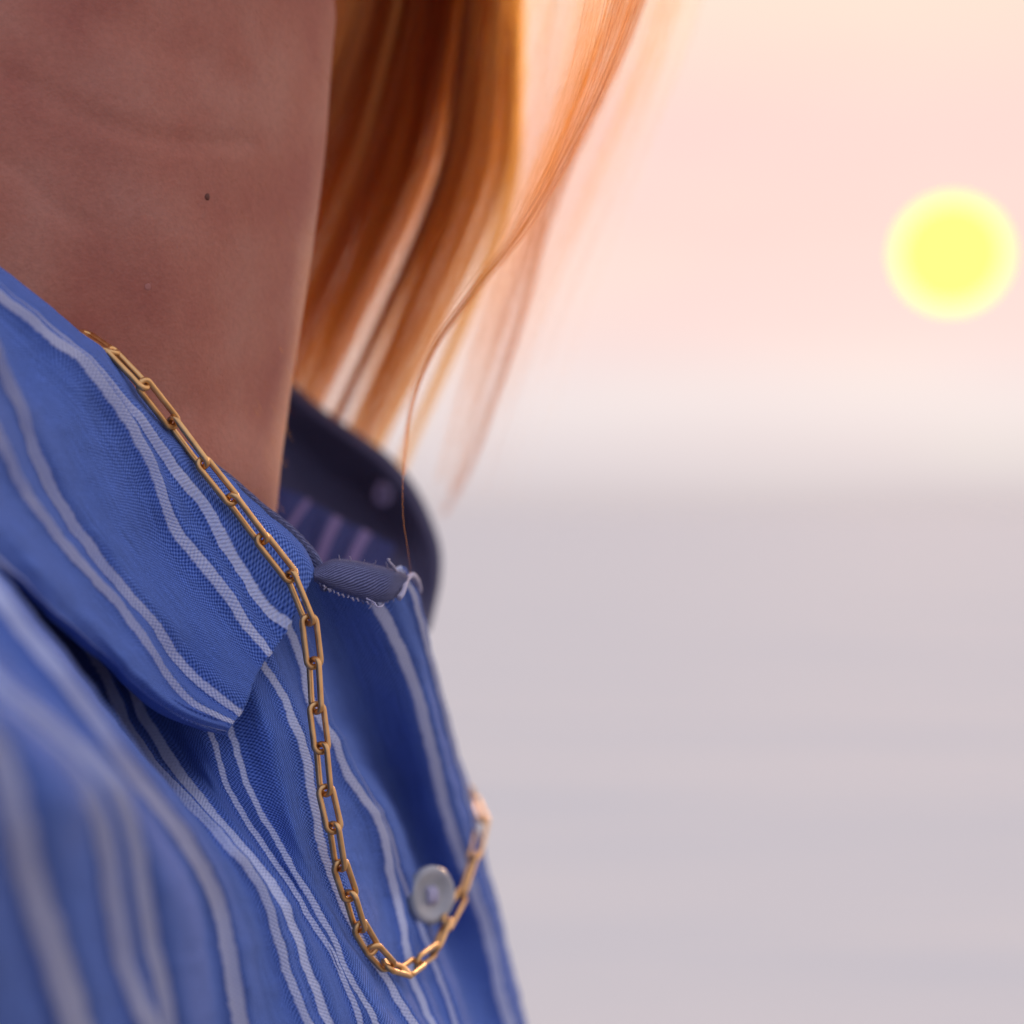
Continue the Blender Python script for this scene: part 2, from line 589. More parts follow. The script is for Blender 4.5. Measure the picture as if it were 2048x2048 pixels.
# ------------------------------------------------------------------ person: body
SECT = [  # z above the lens, centre x, centre y, half width, half depth
    (-.62, -.120, .47, .10, .16), (-.45, -.118, .465, .085, .15), (-.30, -.125, .475, .083, .115), (-.18, -.128, .48, .079, .088),
    (-.12, -.128, .480, .074, .070), (-.08, -.122, .470, .064, .055), (-.045, -.113, .470, .054, .049),
    (-.02, -.105, .450, .051, .045), (.0, -.1005, .401, .0522, .0555), (.02, -.098, .400, .0525, .055),
    (.05, -.0942, .400, .0532, .055), (.075, -.0916, .401, .0538, .0555), (.10, -.0902, .402, .0545, .056),
    (.13, -.0872, .404, .0555, .062), (.148, -.074, .408, .080, .086), (.18, -.060, .412, .095, .088),
    (.22, -.060, .42, .099, .075), (.26, -.064, .42, .100, .076), (.30, -.070, .42, .092, .070),
    (.33, -.076, .42, .070, .054), (.345, -.078, .42, .035, .028), (.350, -.078, .42, .004, .003)]
S = np.array(SECT)
zz = np.concatenate([np.linspace(-.62, -.05, 40), np.linspace(-.045, .130, 160), np.linspace(.134, .35, 40)])
Q = curve_interp(S[:, 0], S[:, 1:], zz)
na = 220
V = np.zeros((len(zz), na, 3))
CREASE = [([(-40, 120), (60, 170), (150, 225), (270, 268), (400, 288), (500, 285)], .00055, 14),
          ([(-40, 300), (40, 340), (110, 410), (170, 450)], .00048, 12),
          ([(200, 1), (260, 300), (330, 560), (400, 800), (470, 980)], -.0012, 70),
          ([(60, -20), (180, 30), (330, 90), (470, 160)], .0004, 26)]
cre = [(resample([(a, b_, 0) for a, b_ in c[0]], 120)[:, :2], c[1], c[2]) for c in CREASE]
for j, z in enumerate(zz):
    cx, cy, rx, ry = Q[j]
    for i in range(na):
        a = 2 * math.pi * i / na
        x, y = cx + rx * math.cos(a), cy + ry * math.sin(a)
        dx, dy = math.cos(a), math.sin(a)
        off = .0006 * noise.noise((x * 35, y * 35, z * 22)) + .0010 * noise.noise((x * 14, y * 14, z * 10))
        if dy < .5 and y > .05 and -.05 < z < .13:
            px, py = 1024 + FPX * x / y, 1024 - FPX * z / y
            for pl, amp, wd in cre:
                dd = np.min((pl[:, 0] - px) ** 2 + (pl[:, 1] - py) ** 2)
                off -= amp * math.exp(-dd / (2 * wd * wd))
        V[j, i] = (x + dx * off, y + dy * off, CAMZ + z)
idx = np.arange(len(zz) * na).reshape(len(zz), na)
nxt = np.roll(idx, -1, axis=1)
f = np.stack([idx[:-1], nxt[:-1], nxt[1:], idx[1:]], -1).reshape(-1, 4).tolist()
f.append(idx[0].tolist()[::-1]); f.append(idx[-1].tolist())
me = bpy.data.meshes.new('body')
me.from_pydata(V.reshape(-1, 3).tolist(), [], f)
me.polygons.foreach_set('use_smooth', [True] * len(me.polygons))
person = link('person', me, None, M_skin)
tag(person, 'person turned to the right with bare neck and windblown auburn hair', 'person')
body_bvh = BVHTree.FromPolygons(V.reshape(-1, 3).tolist(), f)


def on_skin(px, py):
    o = Vector((0, 0, CAMZ))
    hit = body_bvh.ray_cast(o, (P(px, py, 1) - o).normalized())
    return hit[0], hit[1]


def spot(name, px, py, r, mat, h=.25):
    p, n = on_skin(px, py)
    bm = bmesh.new()
    bmesh.ops.create_uvsphere(bm, u_segments=16, v_segments=10, radius=1)
    me = bpy.data.meshes.new(name)
    q = n.to_track_quat('Z', 'Y').to_matrix()
    for v in bm.verts:
        k = 1 + .25 * noise.noise(v.co * 1.3)
        v.co = p + q @ Vector((v.co.x * r * k, v.co.y * r * k, v.co.z * r * h))
    for fc in bm.faces: fc.smooth = True
    bm.to_mesh(me); bm.free()
    return link(name, me, person, mat)


spot('mole', 415, 394, .00062, M_mole, .3)
spot('blemish', 296, 574, .0006, M_blem, .12)
for bx_, by_, br_ in ((465, 258, .00028), (365, 455, .00022), (355, 494, .00018)):
    spot('freckle', bx_, by_, br_, M_blem, .1)

# ------------------------------------------------------------------ shirt
shirt = empty('shirt', (-.1, .42, CAMZ - .4))
tag(shirt, 'blue chambray shirt with white pinstripes and an open collar', 'shirt')

front = [
    dict(p=[(-520, 1380, .27), (-420, 1620, .255), (-330, 1850, .255), (-250, 2300, .27)]),
    dict(p=[(-260, 1290, .272), (-140, 1420, .262), (-60, 1560, .262), (-30, 1700, .265), (0, 1850, .27), (30, 1960), (70, 2080, .28), (120, 2300, .29)]),
    dict(p=[(-190, 1300, .275), (-70, 1420, .268), (5, 1530, .27), (37, 1650, .272), (62, 1759), (102, 1883, .28), (146, 2023, .285), (220, 2300, .295)], w=70),
    dict(p=[(-150, 1275, .28), (-10, 1400, .276), (90, 1480), (155, 1560, .278), (175, 1700), (190, 1850, .286), (225, 2000), (290, 2300, .30)]),
    dict(p=[(-130, 1260, .282), (-20, 1395, .28), (70, 1470), (135, 1530), (188, 1605, .284), (214, 1696), (230, 1805, .29), (248, 1914), (280, 2007, .296), (298, 2048), (370, 2300, .305)], w=(30, 44, 48, 44)),
    dict(p=[(-100, 1235, .284), (10, 1370, .282), (105, 1450), (175, 1510), (235, 1580, .286), (272, 1696), (290, 1805, .292), (303, 1883), (325, 1976, .298), (338, 2048), (400, 2300, .307)], w=(24, 36, 34, 34)),
    dict(p=[(-100, 1190, .29), (0, 1310, .288), (100, 1410), (180, 1490, .29), (270, 1590), (340, 1710), (380, 1810, .30), (400, 1930), (420, 2048, .308), (460, 2300, .315)]),
    dict(p=[(-90, 1080, .297), (0, 1195, .294), (62, 1276), (124, 1350, .294), (186, 1430), (240, 1507, .297), (295, 1580), (352, 1652, .305), (401, 1728), (435, 1805, .314), (457, 1898), (469, 1976), (481, 2048, .32), (520, 2300, .325)], w=(40, 36, 34, 40)),
    dict(p=[(-60, 1060, .303), (28, 1180, .30), (92, 1262), (154, 1336, .301), (214, 1415), (268, 1490, .304), (322, 1560), (385, 1645, .312), (440, 1728), (480, 1815, .320), (505, 1900), (520, 1980), (540, 2048, .326), (590, 2300, .33)]),
    dict(p=[(-62, 1062, .345), (26, 1182, .345), (90, 1264), (152, 1338, .345), (212, 1417), (270, 1492, .335), (330, 1560, .325), (396, 1642, .320), (452, 1726), (492, 1812, .325), (516, 1898), (531, 1978), (552, 2048, .329), (605, 2300, .332)]),
    dict(p=[(70, 1130, .385), (140, 1235, .382), (199, 1327, .378), (224, 1380), (258, 1457, .366), (298, 1516), (342, 1566, .346), (388, 1613), (460, 1693, .331), (503, 1743), (537, 1805, .333), (553, 1867), (577, 1945, .335), (600, 2005), (626, 2060), (690, 2300, .335)], w=(24, 24, 20, 16)),
    dict(p=[(130, 1150, .385), (200, 1260, .382), (267, 1380, .374), (280, 1417), (311, 1473, .364), (351, 1535), (398, 1594, .347), (450, 1659), (485, 1696, .339), (534, 1755), (568, 1808, .337), (595, 1877), (621, 1952, .338), (640, 2004), (660, 2055), (735, 2300, .34)], w=(24, 24, 20, 16)),
    dict(p=[(250, 1180, .376), (330, 1350, .367), (390, 1490, .354), (440, 1590), (500, 1680, .342), (560, 1760), (612, 1850, .342), (660, 1950), (700, 2050, .343), (780, 2300, .345)]),
    dict(p=[(310, 1200, .366), (395, 1390, .360), (432, 1495, .352), (453, 1566), (485, 1628, .349), (528, 1693), (559, 1737), (600, 1799, .347), (639, 1866), (667, 1910), (685, 1952), (703, 1993), (722, 2048, .347), (810, 2300, .35)], w=13),
    dict(p=[(355, 1200, .360), (440, 1390, .356), (469, 1488, .352), (485, 1541), (516, 1613, .349), (553, 1678), (600, 1763, .347), (626, 1802), (641, 1833), (670, 1882), (688, 1931), (709, 1967), (742, 2027, .348), (850, 2300, .35)], w=15),
    dict(p=[(410, 1180, .360), (480, 1320, .355), (530, 1450, .3495), (555, 1560), (590, 1680, .3475), (640, 1790), (690, 1880, .350), (735, 1960), (785, 2048, .352), (900, 2300, .355)]),
    dict(p=[(455, 1180, .362), (500, 1270, .359), (530, 1334, .356), (556, 1374), (588, 1446, .353), (610, 1504), (621, 1562, .352), (632, 1627), (646, 1700, .353), (666, 1755), (693, 1825, .357), (727, 1888), (766, 1946, .361), (791, 1988), (815, 2027), (835, 2060, .362), (950, 2300, .365)], w=(16, 20, 18, 14)),
    dict(p=[(500, 1160, .366), (545, 1260, .363), (590, 1370, .36), (625, 1460), (650, 1560, .360), (690, 1680), (730, 1790, .364), (765, 1880), (800, 1960, .367), (850, 2050, .367), (975, 2300, .37)]),
    dict(p=[(530, 1150, .366), (577, 1254, .364), (603, 1320), (617, 1388, .363), (640, 1435), (666, 1475, .365), (690, 1537), (719, 1584, .369), (748, 1624), (772, 1685, .374), (780, 1733), (793, 1794, .378), (806, 1852), (816, 1905), (825, 1960, .376), (848, 2010), (872, 2060, .374), (1000, 2300, .378)], w=(18, 20, 20, 16, 14)),
    dict(p=[(560, 1145, .367), (610, 1254, .366), (640, 1340), (655, 1405, .367), (672, 1450), (695, 1490, .369), (715, 1540), (742, 1590, .373), (768, 1635), (787, 1690, .378), (802, 1750), (822, 1807, .384), (842, 1859), (860, 1905), (885, 1970, .384), (905, 2030), (920, 2080, .384), (1020, 2300, .388)], w=(.2, .2, .2, 8, 13, 10, 4)),
    dict(p=[(620, 1140, .367), (690, 1290, .378), (745, 1440, .389), (790, 1570, .397), (835, 1700, .404), (880, 1830, .409), (925, 1950, .409), (960, 2060, .406), (1050, 2300, .404)]),
    dict(p=[(715, 1140, .368), (760, 1218, .371), (791, 1280), (826, 1363, .382), (849, 1446), (868, 1526, .391), (889, 1612), (916, 1700, .401), (947, 1780), (976, 1870, .409), (1001, 1988), (1022, 2060, .412), (1080, 2300, .412)], w=(28, 26, 24, 24)),
    dict(p=[(770, 1138, .370), (805, 1190, .373), (835, 1265), (857, 1345, .386), (879, 1425), (903, 1519, .397), (925, 1599), (952, 1707, .406), (977, 1798), (1003, 1910, .414), (1022, 1985), (1038, 2060, .417), (1092, 2300, .417)]),
    dict(p=[(797, 1138, .371), (822, 1180, .374), (842, 1243, .379), (858, 1310), (868, 1345, .388), (890, 1425), (914, 1519, .40), (937, 1599), (965, 1707, .410), (989, 1798), (1014, 1910, .418), (1032, 1985), (1050, 2060, .421), (1104, 2300, .421)], w=(18, 16, 8, .3, .3, .3)),
    dict(p=[(812, 1138, .376), (836, 1180, .379), (853, 1243, .384), (867, 1310), (876, 1345, .393), (897, 1425), (921, 1519, .405), (944, 1599), (971, 1707, .415), (995, 1798), (1020, 1910, .423), (1038, 1985), (1056, 2060, .426), (1110, 2300, .426)]),
    dict(p=[(795, 1140, .400), (820, 1180, .403), (840, 1243), (855, 1310), (864, 1345, .415), (887, 1425), (911, 1519, .428), (934, 1599), (961, 1707, .440), (985, 1798), (1010, 1910, .45), (1028, 1985), (1046, 2060, .455), (1100, 2300, .46)]),
]
loft('front_panel', front, 240, 330, shirt, M_cloth, sm=(2, 3), wrinkle=.0009, wfreq=60, pucker=4.0)

collar = [
    dict(p=[(-330, 270, .332), (-160, 380, .326), (0, 531, .331), (72, 589), (145, 650, .337), (203, 697), (254, 755, .342), (308, 822), (362, 876, .348), (467, 962, .3535), (525, 1020), (575, 1060, .357), (612, 1098), (634, 1140, .358)]),
    dict(p=[(-335, 285, .327), (-163, 390, .321), (-6, 541, .327), (64, 598), (136, 659, .333), (193, 706), (246, 767, .3385), (301, 834), (355, 888, .345), (458, 974, .3505), (515, 1030), (566, 1072, .354), (602, 1110), (626, 1150, .3555)]),
    dict(p=[(-345, 305, .324), (-170, 400, .3185), (-16, 553, .324), (50, 607), (122, 668, .3305), (183, 720), (236, 785, .336), (290, 850), (326, 903, .3415), (362, 953), (406, 1007, .346), (442, 1074), (478, 1132, .3485), (512, 1190), (545, 1232), (577, 1258, .351)], w=(.5, .5, 1, 10, 24, 26, 20)),
    dict(p=[(-360, 330, .321), (-185, 425, .316), (-30, 570, .321), (40, 620), (105, 676, .327), (170, 722), (207, 770, .332), (246, 826), (279, 880, .337), (308, 940), (330, 1000, .341), (352, 1060), (396, 1116, .3445), (444, 1172), (474, 1218, .347), (502, 1260), (541, 1310, .349)], w=(20, 22, 22, 24, 26, 22)),
    dict(p=[(-400, 400, .312), (-240, 500, .3075), (-60, 640, .313), (40, 770, .3205), (110, 850), (165, 945, .3285), (225, 1040), (290, 1130, .337), (360, 1220), (430, 1300, .343), (508, 1368, .3465)]),
    dict(p=[(-440, 470, .306), (-280, 560, .302), (-110, 620, .304), (-20, 683, .309), (12, 752), (46, 824, .316), (68, 897), (96, 962, .322), (134, 1031), (188, 1103, .329), (248, 1180), (292, 1228, .335), (329, 1278), (362, 1326, .340), (408, 1372), (447, 1402, .343), (482, 1430, .3445)], w=(28, 28, 28, 24, 20, 20)),
    dict(p=[(-480, 560, .301), (-320, 660, .298), (-130, 730, .3), (-25, 830, .306), (10, 897), (42, 965, .313), (84, 1028), (138, 1098, .321), (190, 1156), (228, 1196, .328), (268, 1248), (304, 1300, .333), (336, 1350), (375, 1396, .338), (420, 1426), (468, 1446, .3415)], w=(26, 26, 26, 22, 18, 14)),
    dict(p=[(-520, 720, .297), (-360, 800, .294), (-170, 900, .296), (-50, 1020, .302), (30, 1098), (90, 1160, .31), (160, 1232), (220, 1292, .323), (275, 1350), (330, 1400, .332), (390, 1435), (460, 1456, .3405)]),
    dict(p=[(-540, 790, .298), (-380, 860, .295), (-180, 960, .297), (-40, 1085, .303), (30, 1145), (95, 1208, .3115), (160, 1266), (214, 1312, .324), (275, 1376), (325, 1412, .333), (388, 1445), (458, 1464, .341)], w=(22, 22, 16, 1.5, .2, .2)),
    dict(p=[(-540, 815, .303), (-380, 885, .300), (-180, 990, .302), (-40, 1112, .308), (28, 1172), (92, 1232, .3165), (157, 1288), (208, 1330, .329), (272, 1394), (322, 1428, .338), (388, 1456), (455, 1471, .344)]),
]
loft('collar', collar, 220, 240, shirt, M_cloth, flip=-1, sm=(4, 3), wrinkle=.0008, wfreq=75, wseed=3.1, thick=.0016, round_end=60, pucker=4.0)

# far collar leaf, its dark facing seen from inside
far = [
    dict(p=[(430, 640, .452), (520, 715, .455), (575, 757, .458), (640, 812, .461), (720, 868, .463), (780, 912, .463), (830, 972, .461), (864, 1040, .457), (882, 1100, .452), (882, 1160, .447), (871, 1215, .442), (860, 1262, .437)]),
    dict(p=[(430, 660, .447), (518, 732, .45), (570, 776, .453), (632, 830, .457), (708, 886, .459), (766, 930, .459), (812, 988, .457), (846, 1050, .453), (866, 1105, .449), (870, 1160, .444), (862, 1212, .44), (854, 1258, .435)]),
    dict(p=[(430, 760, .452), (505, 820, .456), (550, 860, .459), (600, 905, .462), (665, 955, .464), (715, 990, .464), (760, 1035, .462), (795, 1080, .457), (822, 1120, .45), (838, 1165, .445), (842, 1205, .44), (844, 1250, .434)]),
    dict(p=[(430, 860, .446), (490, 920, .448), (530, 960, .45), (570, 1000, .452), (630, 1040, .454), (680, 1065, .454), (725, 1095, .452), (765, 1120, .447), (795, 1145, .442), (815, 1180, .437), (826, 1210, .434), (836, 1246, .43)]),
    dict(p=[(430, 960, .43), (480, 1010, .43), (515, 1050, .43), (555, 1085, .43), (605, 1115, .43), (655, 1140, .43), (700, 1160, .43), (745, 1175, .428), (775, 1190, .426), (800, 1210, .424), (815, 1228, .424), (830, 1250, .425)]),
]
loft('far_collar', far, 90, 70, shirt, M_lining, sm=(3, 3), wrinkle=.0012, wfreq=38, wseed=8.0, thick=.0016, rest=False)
band = [
    dict(p=[(520, 960, .428), (500, 1000, .426), (480, 1060, .424)]),
    dict(p=[(618, 1000, .430), (600, 1024, .427), (566, 1075, .422)], w=16),
    dict(p=[(645, 1015, .431), (622, 1060, .427), (600, 1100, .422)]),
    dict(p=[(676, 1034, .432), (660, 1066, .427), (636, 1130, .421)], w=24),
    dict(p=[(702, 1050, .432), (684, 1090, .427), (668, 1135, .421)]),
    dict(p=[(734, 1062, .432), (716, 1094, .427), (694, 1145, .421)], w=26),
    dict(p=[(790, 1090, .430), (776, 1130, .426), (750, 1170, .421)]),
]
loft('neckband', band, 30, 60, shirt, M_band, flip=1, sm=(2, 2), thick=.001, rest=False)

# dark rolled edge of the collar stand
pip = resample([(330, 850, .360), (400, 915, .3605), (467, 968, .3605), (524, 1018, .361), (571, 1054, .361), (604, 1086, .361), (632, 1122, .361), (644, 1150, .361), (650, 1175, .363)], 60)
pp = [P(*q) for q in pip]
me = tube_mesh('collar_stand_edge', pp, [.0010 + .00012 * noise.noise((i * .4, 0, 0)) for i in range(60)], 12)
L = me.uv_layers.new(name='cloth')
for l in me.loops:
    vi = l.vertex_index
    L.data[l.index].uv = (vi // 12 * .5, (vi % 12) * .5)
link('collar_stand_edge', me, shirt, M_navy)

# folded top end of the stand: a small dark pillow of twill
hem = []
for f_, dz in ((0, .0068), (.03, .0030), (.14, .0012), (.35, .0004), (.6, 0), (.85, .0006), (.97, .0018), (1, .0050)):
    up_ = [(628, 1136), (664, 1119), (711, 1121), (757, 1131), (800, 1143), (818, 1152)]
    lo_ = [(628, 1163), (664, 1178), (711, 1195), (745, 1205), (790, 1196), (806, 1179)]
    dp_ = (.3560, .3565, .3580, .3592, .3622, .3662)
    hem.append(dict(p=[(u_[0] + (l_[0] - u_[0]) * f_, u_[1] + (l_[1] - u_[1]) * f_, d_ + dz) for u_, l_, d_ in zip(up_, lo_, dp_)]))
loft('collar_stand', hem, 70, 60, shirt, M_navy, flip=-1, sm=(2, 2), wrinkle=.0004, wfreq=110, wseed=5, thick=0)

# stitches along the seam under the stand
SE = resample([(634, 1166, .3565), (664, 1182, .3575), (711, 1199, .359), (745, 1208, .360), (770, 1208, .3615)], 100)
for k in range(13):
    i0 = 2 + k * 7
    a, b_ = SE[i0], SE[i0 + 4]
    jit = random.uniform(-2, 2)
    pts = [P(a[0], a[1] + jit, a[2]), P((a[0] + b_[0]) / 2, (a[1] + b_[1]) / 2 + jit - 1.5, a[2] - .0006), P(b_[0], b_[1] + jit + 3, b_[2])]
    link('stitch', tube_mesh('stitch', pts, .00016, 6), shirt, M_thread if k % 3 else M_navy)


def thread(name, pts, r, n=40):
    q = resample(pts, n)
    rr = [r * (1 + .25 * noise.noise((i * .7, r * 1e4, 0))) * (1 if i < n - 6 else (n - i) / 6 * .7 + .2) for i in range(n)]
    return link(name, tube_mesh(name, [P(*x) for x in q], rr, 6), shirt, M_thread)


thread('loose_thread', [(800, 1150, .366), (793, 1141, .364), (785, 1130, .362), (778, 1122, .361), (776, 1118, .360), (781, 1119, .361)], .00022)
thread('loose_thread', [(733, 1197, .357), (744, 1203, .356), (750, 1207, .355), (753, 1213, .355), (760, 1214, .355), (768, 1209, .356)], .00018)
thread('loose_thread', [(798, 1196, .363), (806, 1184, .364), (810, 1168, .366), (816, 1156, .369), (824, 1150, .371), (834, 1160, .374), (842, 1185, .376)], .00055)

for k in range(16):
    x = random.uniform(650, 812); lower = random.random() < .55
    y = np.interp(x, [628, 664, 711, 745, 790, 806], [1163, 1178, 1195, 1205, 1196, 1179]) if lower else np.interp(x, [628, 664, 711, 757, 800, 818], [1136, 1119, 1121, 1131, 1143, 1152])
    d = np.interp(x, [628, 711, 818], [.356, .3585, .367])
    sg = 1 if lower else -1
    L_ = random.uniform(5, 13)
    x2 = x + random.uniform(-7, 7)
    thread('loose_thread', [(x, y, d + .001), ((x + x2) / 2 + random.uniform(-3, 3), y + sg * L_ * .5, d), (x2, y + sg * L_, d - .0006)], .00009, 14)
# buttonhole on the far collar leaf
bp_ = P(765, 990, float(deepen(.4535)))
bhm = tube_mesh('buttonhole_stitch', [bp_ + Vector((.0016 * math.cos(a), -.0006, .0024 * math.sin(a))) for a in np.linspace(0, 6.283, 20, endpoint=False)], .0010, 8, closed=True)
link('buttonhole_stitch', bhm, shirt, M_btn)
# back of the shirt wrapped round the torso
zb = np.linspace(-.62, -.055, 60)
Qb = curve_interp(S[:, 0], S[:, 1:], zb)
nb = 120
V = np.zeros((60, nb, 3))
for j, z in enumerate(zb):
    cx, cy, rx, ry = Qb[j]
    for i in range(nb):
        a = math.pi * (-.62 - 1.5 * i / (nb - 1))
        g = .006 + .002 * noise.noise((math.cos(a) * 2, math.sin(a) * 2, z * 14))
        V[j, i] = (cx + (rx + g) * math.cos(a), cy + (ry + g) * math.sin(a), CAMZ + z)
uvc = np.stack(np.broadcast_arrays(np.linspace(0, 565, 60)[:, None], np.linspace(0, 480, nb)[None, :]), -1)
uvs = np.stack(np.broadcast_arrays(np.linspace(0, 420, nb)[None, :], np.zeros((60, 1))), -1)
bk = link('back_panel', grid_mesh('back_panel', V, uvc, uvs), shirt, M_cloth)

# button with rim, dish, four holes' worth of thread
bc = P(858, 1790, float(deepen(.3855)))
bn = Vector((.66, -.74, .10)).normalized()
bq = bn.to_track_quat('Z', 'Y').to_matrix()
prof = [(0, .0007), (.0022, .0007), (.0032, .0009), (.0042, .0015), (.0050, .0018), (.0056, .0016), (.0060, .0010), (.0060, .0003), (.0054, -.0004), (0, -.0006)]
bm = bmesh.new()
seg = 48
ringv = []
for r, h in prof:
    if r == 0:
        ringv.append([bm.verts.new(bc + bq @ Vector((0, 0, h)))])
    else:
        ringv.append([bm.verts.new(bc + bq @ Vector((r * math.cos(2 * math.pi * k / seg), r * math.sin(2 * math.pi * k / seg), h))) for k in range(seg)])
for a, b_ in zip(ringv[:-1], ringv[1:]):
    for k in range(seg):
        k2 = (k + 1) % seg
        q = [a[k % len(a)], a[k2 % len(a)], b_[k2 % len(b_)], b_[k % len(b_)]]
        q = list(dict.fromkeys(q))
        bm.faces.new(q)
for fc in bm.faces: fc.smooth = True
bmesh.ops.recalc_face_normals(bm, faces=bm.faces)
me = bpy.data.meshes.new('button'); bm.to_mesh(me); bm.free()
button = link('button', me, shirt, M_button)
for sx, sy in ((-1, 0), (1, 0)):
    pts = [bc + bq @ Vector((sx * .0006, -.0014, .0004)), bc + bq @ Vector((sx * .0006, -.0009, .0012)), bc + bq @ Vector((sx * .0006, .0009, .0012)), bc + bq @ Vector((sx * .0006, .0014, .0004))]
    link('button_thread', tube_mesh('button_thread', pts, .0008, 8), button, M_thread)

# ------------------------------------------------------------------ necklace
rest_bvh = BVHTree.FromPolygons(np.concatenate(BVH_V).tolist(), BVH_F)
J = [(172, 668, .347), (223, 703, .341), (287, 770, .341), (346, 845, .345), (406, 926, .347), (464, 998, .3485), (524, 1078, .350),
     (582, 1152, .350), (618, 1240, .350), (628, 1326, .350), (633, 1416, .349), (643, 1496, .3485), (651, 1581, .348), (668, 1655, .348),
     (680, 1731, .349), (700, 1791, .351), (719, 1854, .353), (745, 1898, .356), (776, 1932, .360), (812, 1943, .366), (836, 1925, .372),
     (871, 1900, .379), (893, 1847, .385), (924, 1789, .392), (948, 1714, .400), (965, 1640, .411), (944, 1592, .424), (905, 1560, .436)]
eye = Vector((0, 0, CAMZ))
JP = []
for k, (x, y, d) in enumerate(J):
    d = float(deepen(d))
    if 2 <= k <= 24:
        for ox in (-14, 0, 14):
            q = P(x + ox, y, 1)
            hit = rest_bvh.ray_cast(eye, (q - eye).normalized())
            if hit[0] is not None:
                d = min(d, hit[0].y - .0020)
    JP.append(P(x, y, d))
neck_root = empty('necklace', JP[18])
tag(neck_root, 'gold paperclip chain necklace draped over the shirt collar', 'necklace')
WIRE = .00055


def link_mesh(A, B, roll, width, wire):
    ax = B - A
    ln = ax.length + 2.1 * wire
    ax.normalize()
    view = (eye - (A + B) / 2).normalized()
    side = ax.cross(view).normalized()
    nrm = side.cross(ax).normalized()
    sd = side * math.cos(roll) + nrm * math.sin(roll)
    c = (A + B) / 2
    w = width / 2 - wire
    hl = ln / 2 + wire * .2
    r = w * .9
    path = []
    for qx, qy, a0 in ((1, 1, 90), (1, -1, 0), (-1, -1, -90), (-1, 1, 180)):
        for s in range(6):
            an = math.radians(a0 - s * 18)
            path.append(((hl - r) * qx + r * math.cos(an), (w - r) * qy + r * math.sin(an)))
    pts = []
    n = len(path)
    for i in range(n):
        p, q = path[i], path[(i + 1) % n]
        pts.append(p)
        if math.dist(p, q) > .002:
            for s in range(1, 4):
                pts.append((p[0] + (q[0] - p[0]) * s / 4, p[1] + (q[1] - p[1]) * s / 4))
    return tube_mesh('link', [c + ax * x + sd * y for x, y in pts], wire, 12, closed=True)


rolls = {0: 70, 1: 62, 17: -20, 18: 62, 19: 30, 20: -50, 21: 68, 22: -30, 23: 65, 24: 20}
for k in range(len(JP) - 1):
    roll = rolls.get(k, (22 if k % 2 == 0 else -48) + random.uniform(-6, 6))
    link('link', link_mesh(JP[k], JP[k + 1], math.radians(roll), .0034 if k < 8 else .0037, WIRE), neck_root, M_gold)

# ------------------------------------------------------------------ hair


def hair_object(name, strands, radius, tone=(0.0, 1.0), tones=None):
    """strands: list of (n,3) arrays of points"""
    hc = bpy.data.hair_curves.new(name)
    hc.add_curves([len(s) for s in strands])
    allp = np.concatenate(strands).astype(np.float32)
    hc.attributes['position'].data.foreach_set('vector', allp.reshape(-1))
    if 'radius' not in hc.attributes:
        hc.attributes.new('radius', 'FLOAT', 'POINT')
    rad = np.concatenate([np.linspace(1, .45, len(s)) * radius * random.uniform(.7, 1.3) for s in strands]).astype(np.float32)
    hc.attributes['radius'].data.foreach_set('value', rad)
    at = hc.attributes.new('tone', 'FLOAT', 'CURVE')
    tv = rng.uniform(tone[0], tone[1], len(strands)) if tones is None else np.asarray(tones)
    at.data.foreach_set('value', tv.astype(np.float32))
    return link(name, hc, person, M_hair)


def strands_along(guide, n, rad0, rad1, dep, seg=22, tmin=.75, wander=.12):
    """n strands about a guide of (px, py, depth); radii in pixels, dep in metres"""
    G0 = resample(guide, 60)
    out = []
    tt = np.linspace(0, 1, 60)
    for _ in range(n):
        a = rng.normal(0, 1, 3) * .5
        te = min(1.0, rng.uniform(tmin, 1.12))
        t = np.linspace(0, te, seg)
        g = np.column_stack([np.interp(t, tt, G0[:, c]) for c in range(3)])
        r = rad1 + (rad0 - rad1) * (1 - t) ** 1.6
        ph = rng.uniform(0, 6.28, 2); fr = rng.uniform(2.5, 7, 2)
        g[:, 0] += r * (a[0] + wander * np.sin(fr[0] * t + ph[0]))
        g[:, 1] += r * .3 * a[1]
        g[:, 2] += dep * (a[2] + wander * np.sin(fr[1] * t + ph[1]))
        out.append(to3d(g))
    return out


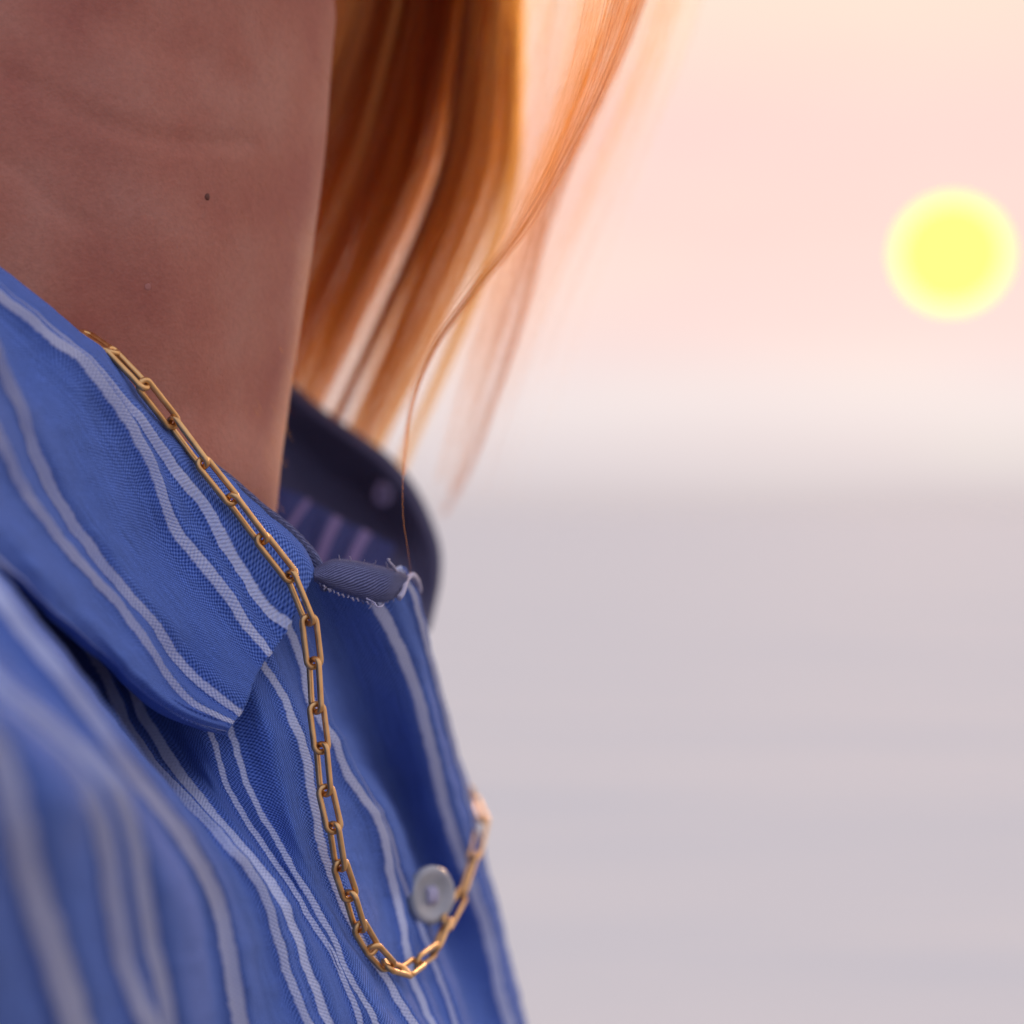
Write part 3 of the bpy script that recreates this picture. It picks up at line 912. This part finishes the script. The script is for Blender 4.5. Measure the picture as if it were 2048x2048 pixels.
Lg = resample([(760, -500), (720, -250), (672, 0), (600, 190), (520, 380), (430, 600), (360, 800)], 40)
Rg = resample([(1075, -500), (1052, -250), (1036, 0), (1022, 207), (1002, 373), (955, 497), (900, 621), (835, 760), (775, 880), (725, 1000)], 40)
main = []
tones = []
supers = [(q_, rng.normal(0, 26), rng.normal(0, 45), rng.uniform(.0, .3) if rng.random() < .36 else rng.uniform(.5, 1), rng.uniform(.402, .45))
          for q_ in np.linspace(.02, 1.0, 40) + rng.normal(0, .015, 40)]
for k in range(640):
    under = k >= 480                      # the thick under-layer beside the neck
    q = rng.uniform(0, 1) ** 1.1 if not under else rng.uniform(-.1, .6)
    d0 = rng.uniform(.40, .455); d1 = rng.uniform(.468, .495)
    bend = rng.normal(0, 24); tilt = rng.normal(0, 22)
    sup = None
    if not under and k % 5:
        sup = supers[rng.integers(len(supers))]
        q = sup[0] + rng.normal(0, .006)
        bend = sup[1] + rng.normal(0, 6); tilt = sup[2] + rng.normal(0, 8)
        d0 = sup[4] + rng.normal(0, .004)
    g = Lg[:, :2] * (1 - q) + Rg[:, :2] * q
    u = np.linspace(0, 1, 40)
    g = g + np.column_stack([bend * np.sin(u * 3.1) + tilt * (u - .4), np.zeros(40)])
    dd = np.linspace(d0, d1, 40)
    n = int(rng.uniform(6, 36))
    tm = rng.uniform(.45, .8) if not under else rng.uniform(.22, .48)
    main += strands_along(np.column_stack([g, dd])[::3].tolist(), n, rng.uniform(4, 22), rng.uniform(2, 14), .004, tmin=tm, wander=.35)
    c = (rng.uniform(0, .25) if rng.random() < .33 else rng.uniform(.45, 1)) if not under else rng.uniform(0, .3)  # under-layer gets dark tones: shade of the thick mass put into colour
    if sup: c = sup[3]
    tones += list(np.clip(c + rng.normal(0, .08, n), 0, 1))
tag(hair_object('hair', main, .000034, tones=tones), kind='stuff')

LOCKS = [
    ([(1215, -300, .44), (1183, 0, .45), (1142, 166), (1092, 310), (1045, 440, .465), (990, 600), (930, 780, .48), (880, 960, .485)], 120, 66, 12, .008, .5),
    ([(1300, -300, .355), (1243, 0, .36), (1196, 145), (1113, 331, .366), (1038, 464), (935, 600, .372), (864, 704), (829, 790, .378), (814, 860), (808, 950, .38)], 48, 66, 4, .004, .75),
    ([(1340, -300, .41), (1275, 0, .42), (1200, 186), (1135, 330, .43), (1085, 470), (1050, 600, .44), (990, 790), (930, 950, .46), (885, 1030, .47)], 80, 26, 9, .005, .75),
    ([(1290, -300, .42), (1240, 0, .43), (1160, 190), (1110, 330, .44), (1060, 480), (1005, 640, .455), (950, 820), (905, 985, .47)], 80, 30, 9, .005, .75),
    ([(1400, -300, .44), (1320, 0, .45), (1240, 200), (1170, 360, .46), (1110, 520), (1060, 660, .47), (1000, 820)], 16, 60, 30, .008, .6),
    ([(1130, -300, .47), (1100, 0, .48), (1075, 200), (1040, 380, .49), (985, 520), (900, 700, .50), (820, 870), (760, 980, .51)], 60, 60, 30, .008, .5),
]
for li, (g, n, r0, r1, dep, tm) in enumerate(LOCKS):
    hair_object('hair_lock', strands_along(g, n, r0, r1, dep, 30, tm, .3), .000036, (0, .35) if li == 1 else (0, .65))
fly = []
for k in range(170):
    x0 = rng.uniform(1000, 1400)
    q = rng.uniform(-.25, .25)
    g = [(x0 + 60, -300, .42), (x0, 0, .43), (x0 - 110 + 60 * q, 300, .45), (x0 - 230 + 160 * q, 560, .46), (x0 - 330 + 260 * q, 800, .47), (x0 - 400 + 330 * q, 1000, .48)]
    fly += strands_along(g, 1, 4, 10, .004, 26, .4, .8)
hair_object('flyaway_hair', fly, .00004)
hair_object('hair_strand', strands_along([(829, 790, .374), (814, 860, .372), (806, 960, .368), (807, 1040, .366), (816, 1100, .366), (822, 1150, .368)], 1, 1, 1, .0, 30, 1.0), .00003)

# unseen hair added left of the frame to block light from the neck
nape = []
for k in range(1500):
    x0, y0 = -.175 + rng.normal(0, .012), .40 + rng.normal(0, .035)
    z1 = rng.uniform(-.03, .02)
    ph = rng.uniform(0, 6, 2)
    u = np.linspace(0, 1, 14)
    nape.append(np.column_stack([x0 + .012 * np.sin(u * 3.1) + .003 * np.sin(u * 7 + ph[0]), y0 + .004 * np.sin(u * 6 + ph[1]), CAMZ + .26 + (z1 - .26) * u]))
hair_object('light_block_hair', nape, .00006)

# fine down on the throat outline
down = []
for _ in range(500):
    z = rng.uniform(-.01, .115); a = rng.uniform(-.75, .05)
    q = curve_interp(S[:, 0], S[:, 1:], np.array([z]))[0]
    p = np.array([q[0] + q[2] * math.cos(a), q[1] + q[3] * math.sin(a), CAMZ + z])
    n = np.array([math.cos(a), math.sin(a), -.9 + rng.normal(0, .25)])
    ln = rng.uniform(.001, .0024)
    down.append(np.array([p + n * ln * s + np.array([0, 0, -.3 * ln * s * s]) for s in np.linspace(0, 1, 5)]))
hair_object('neck_down', down, .000011)
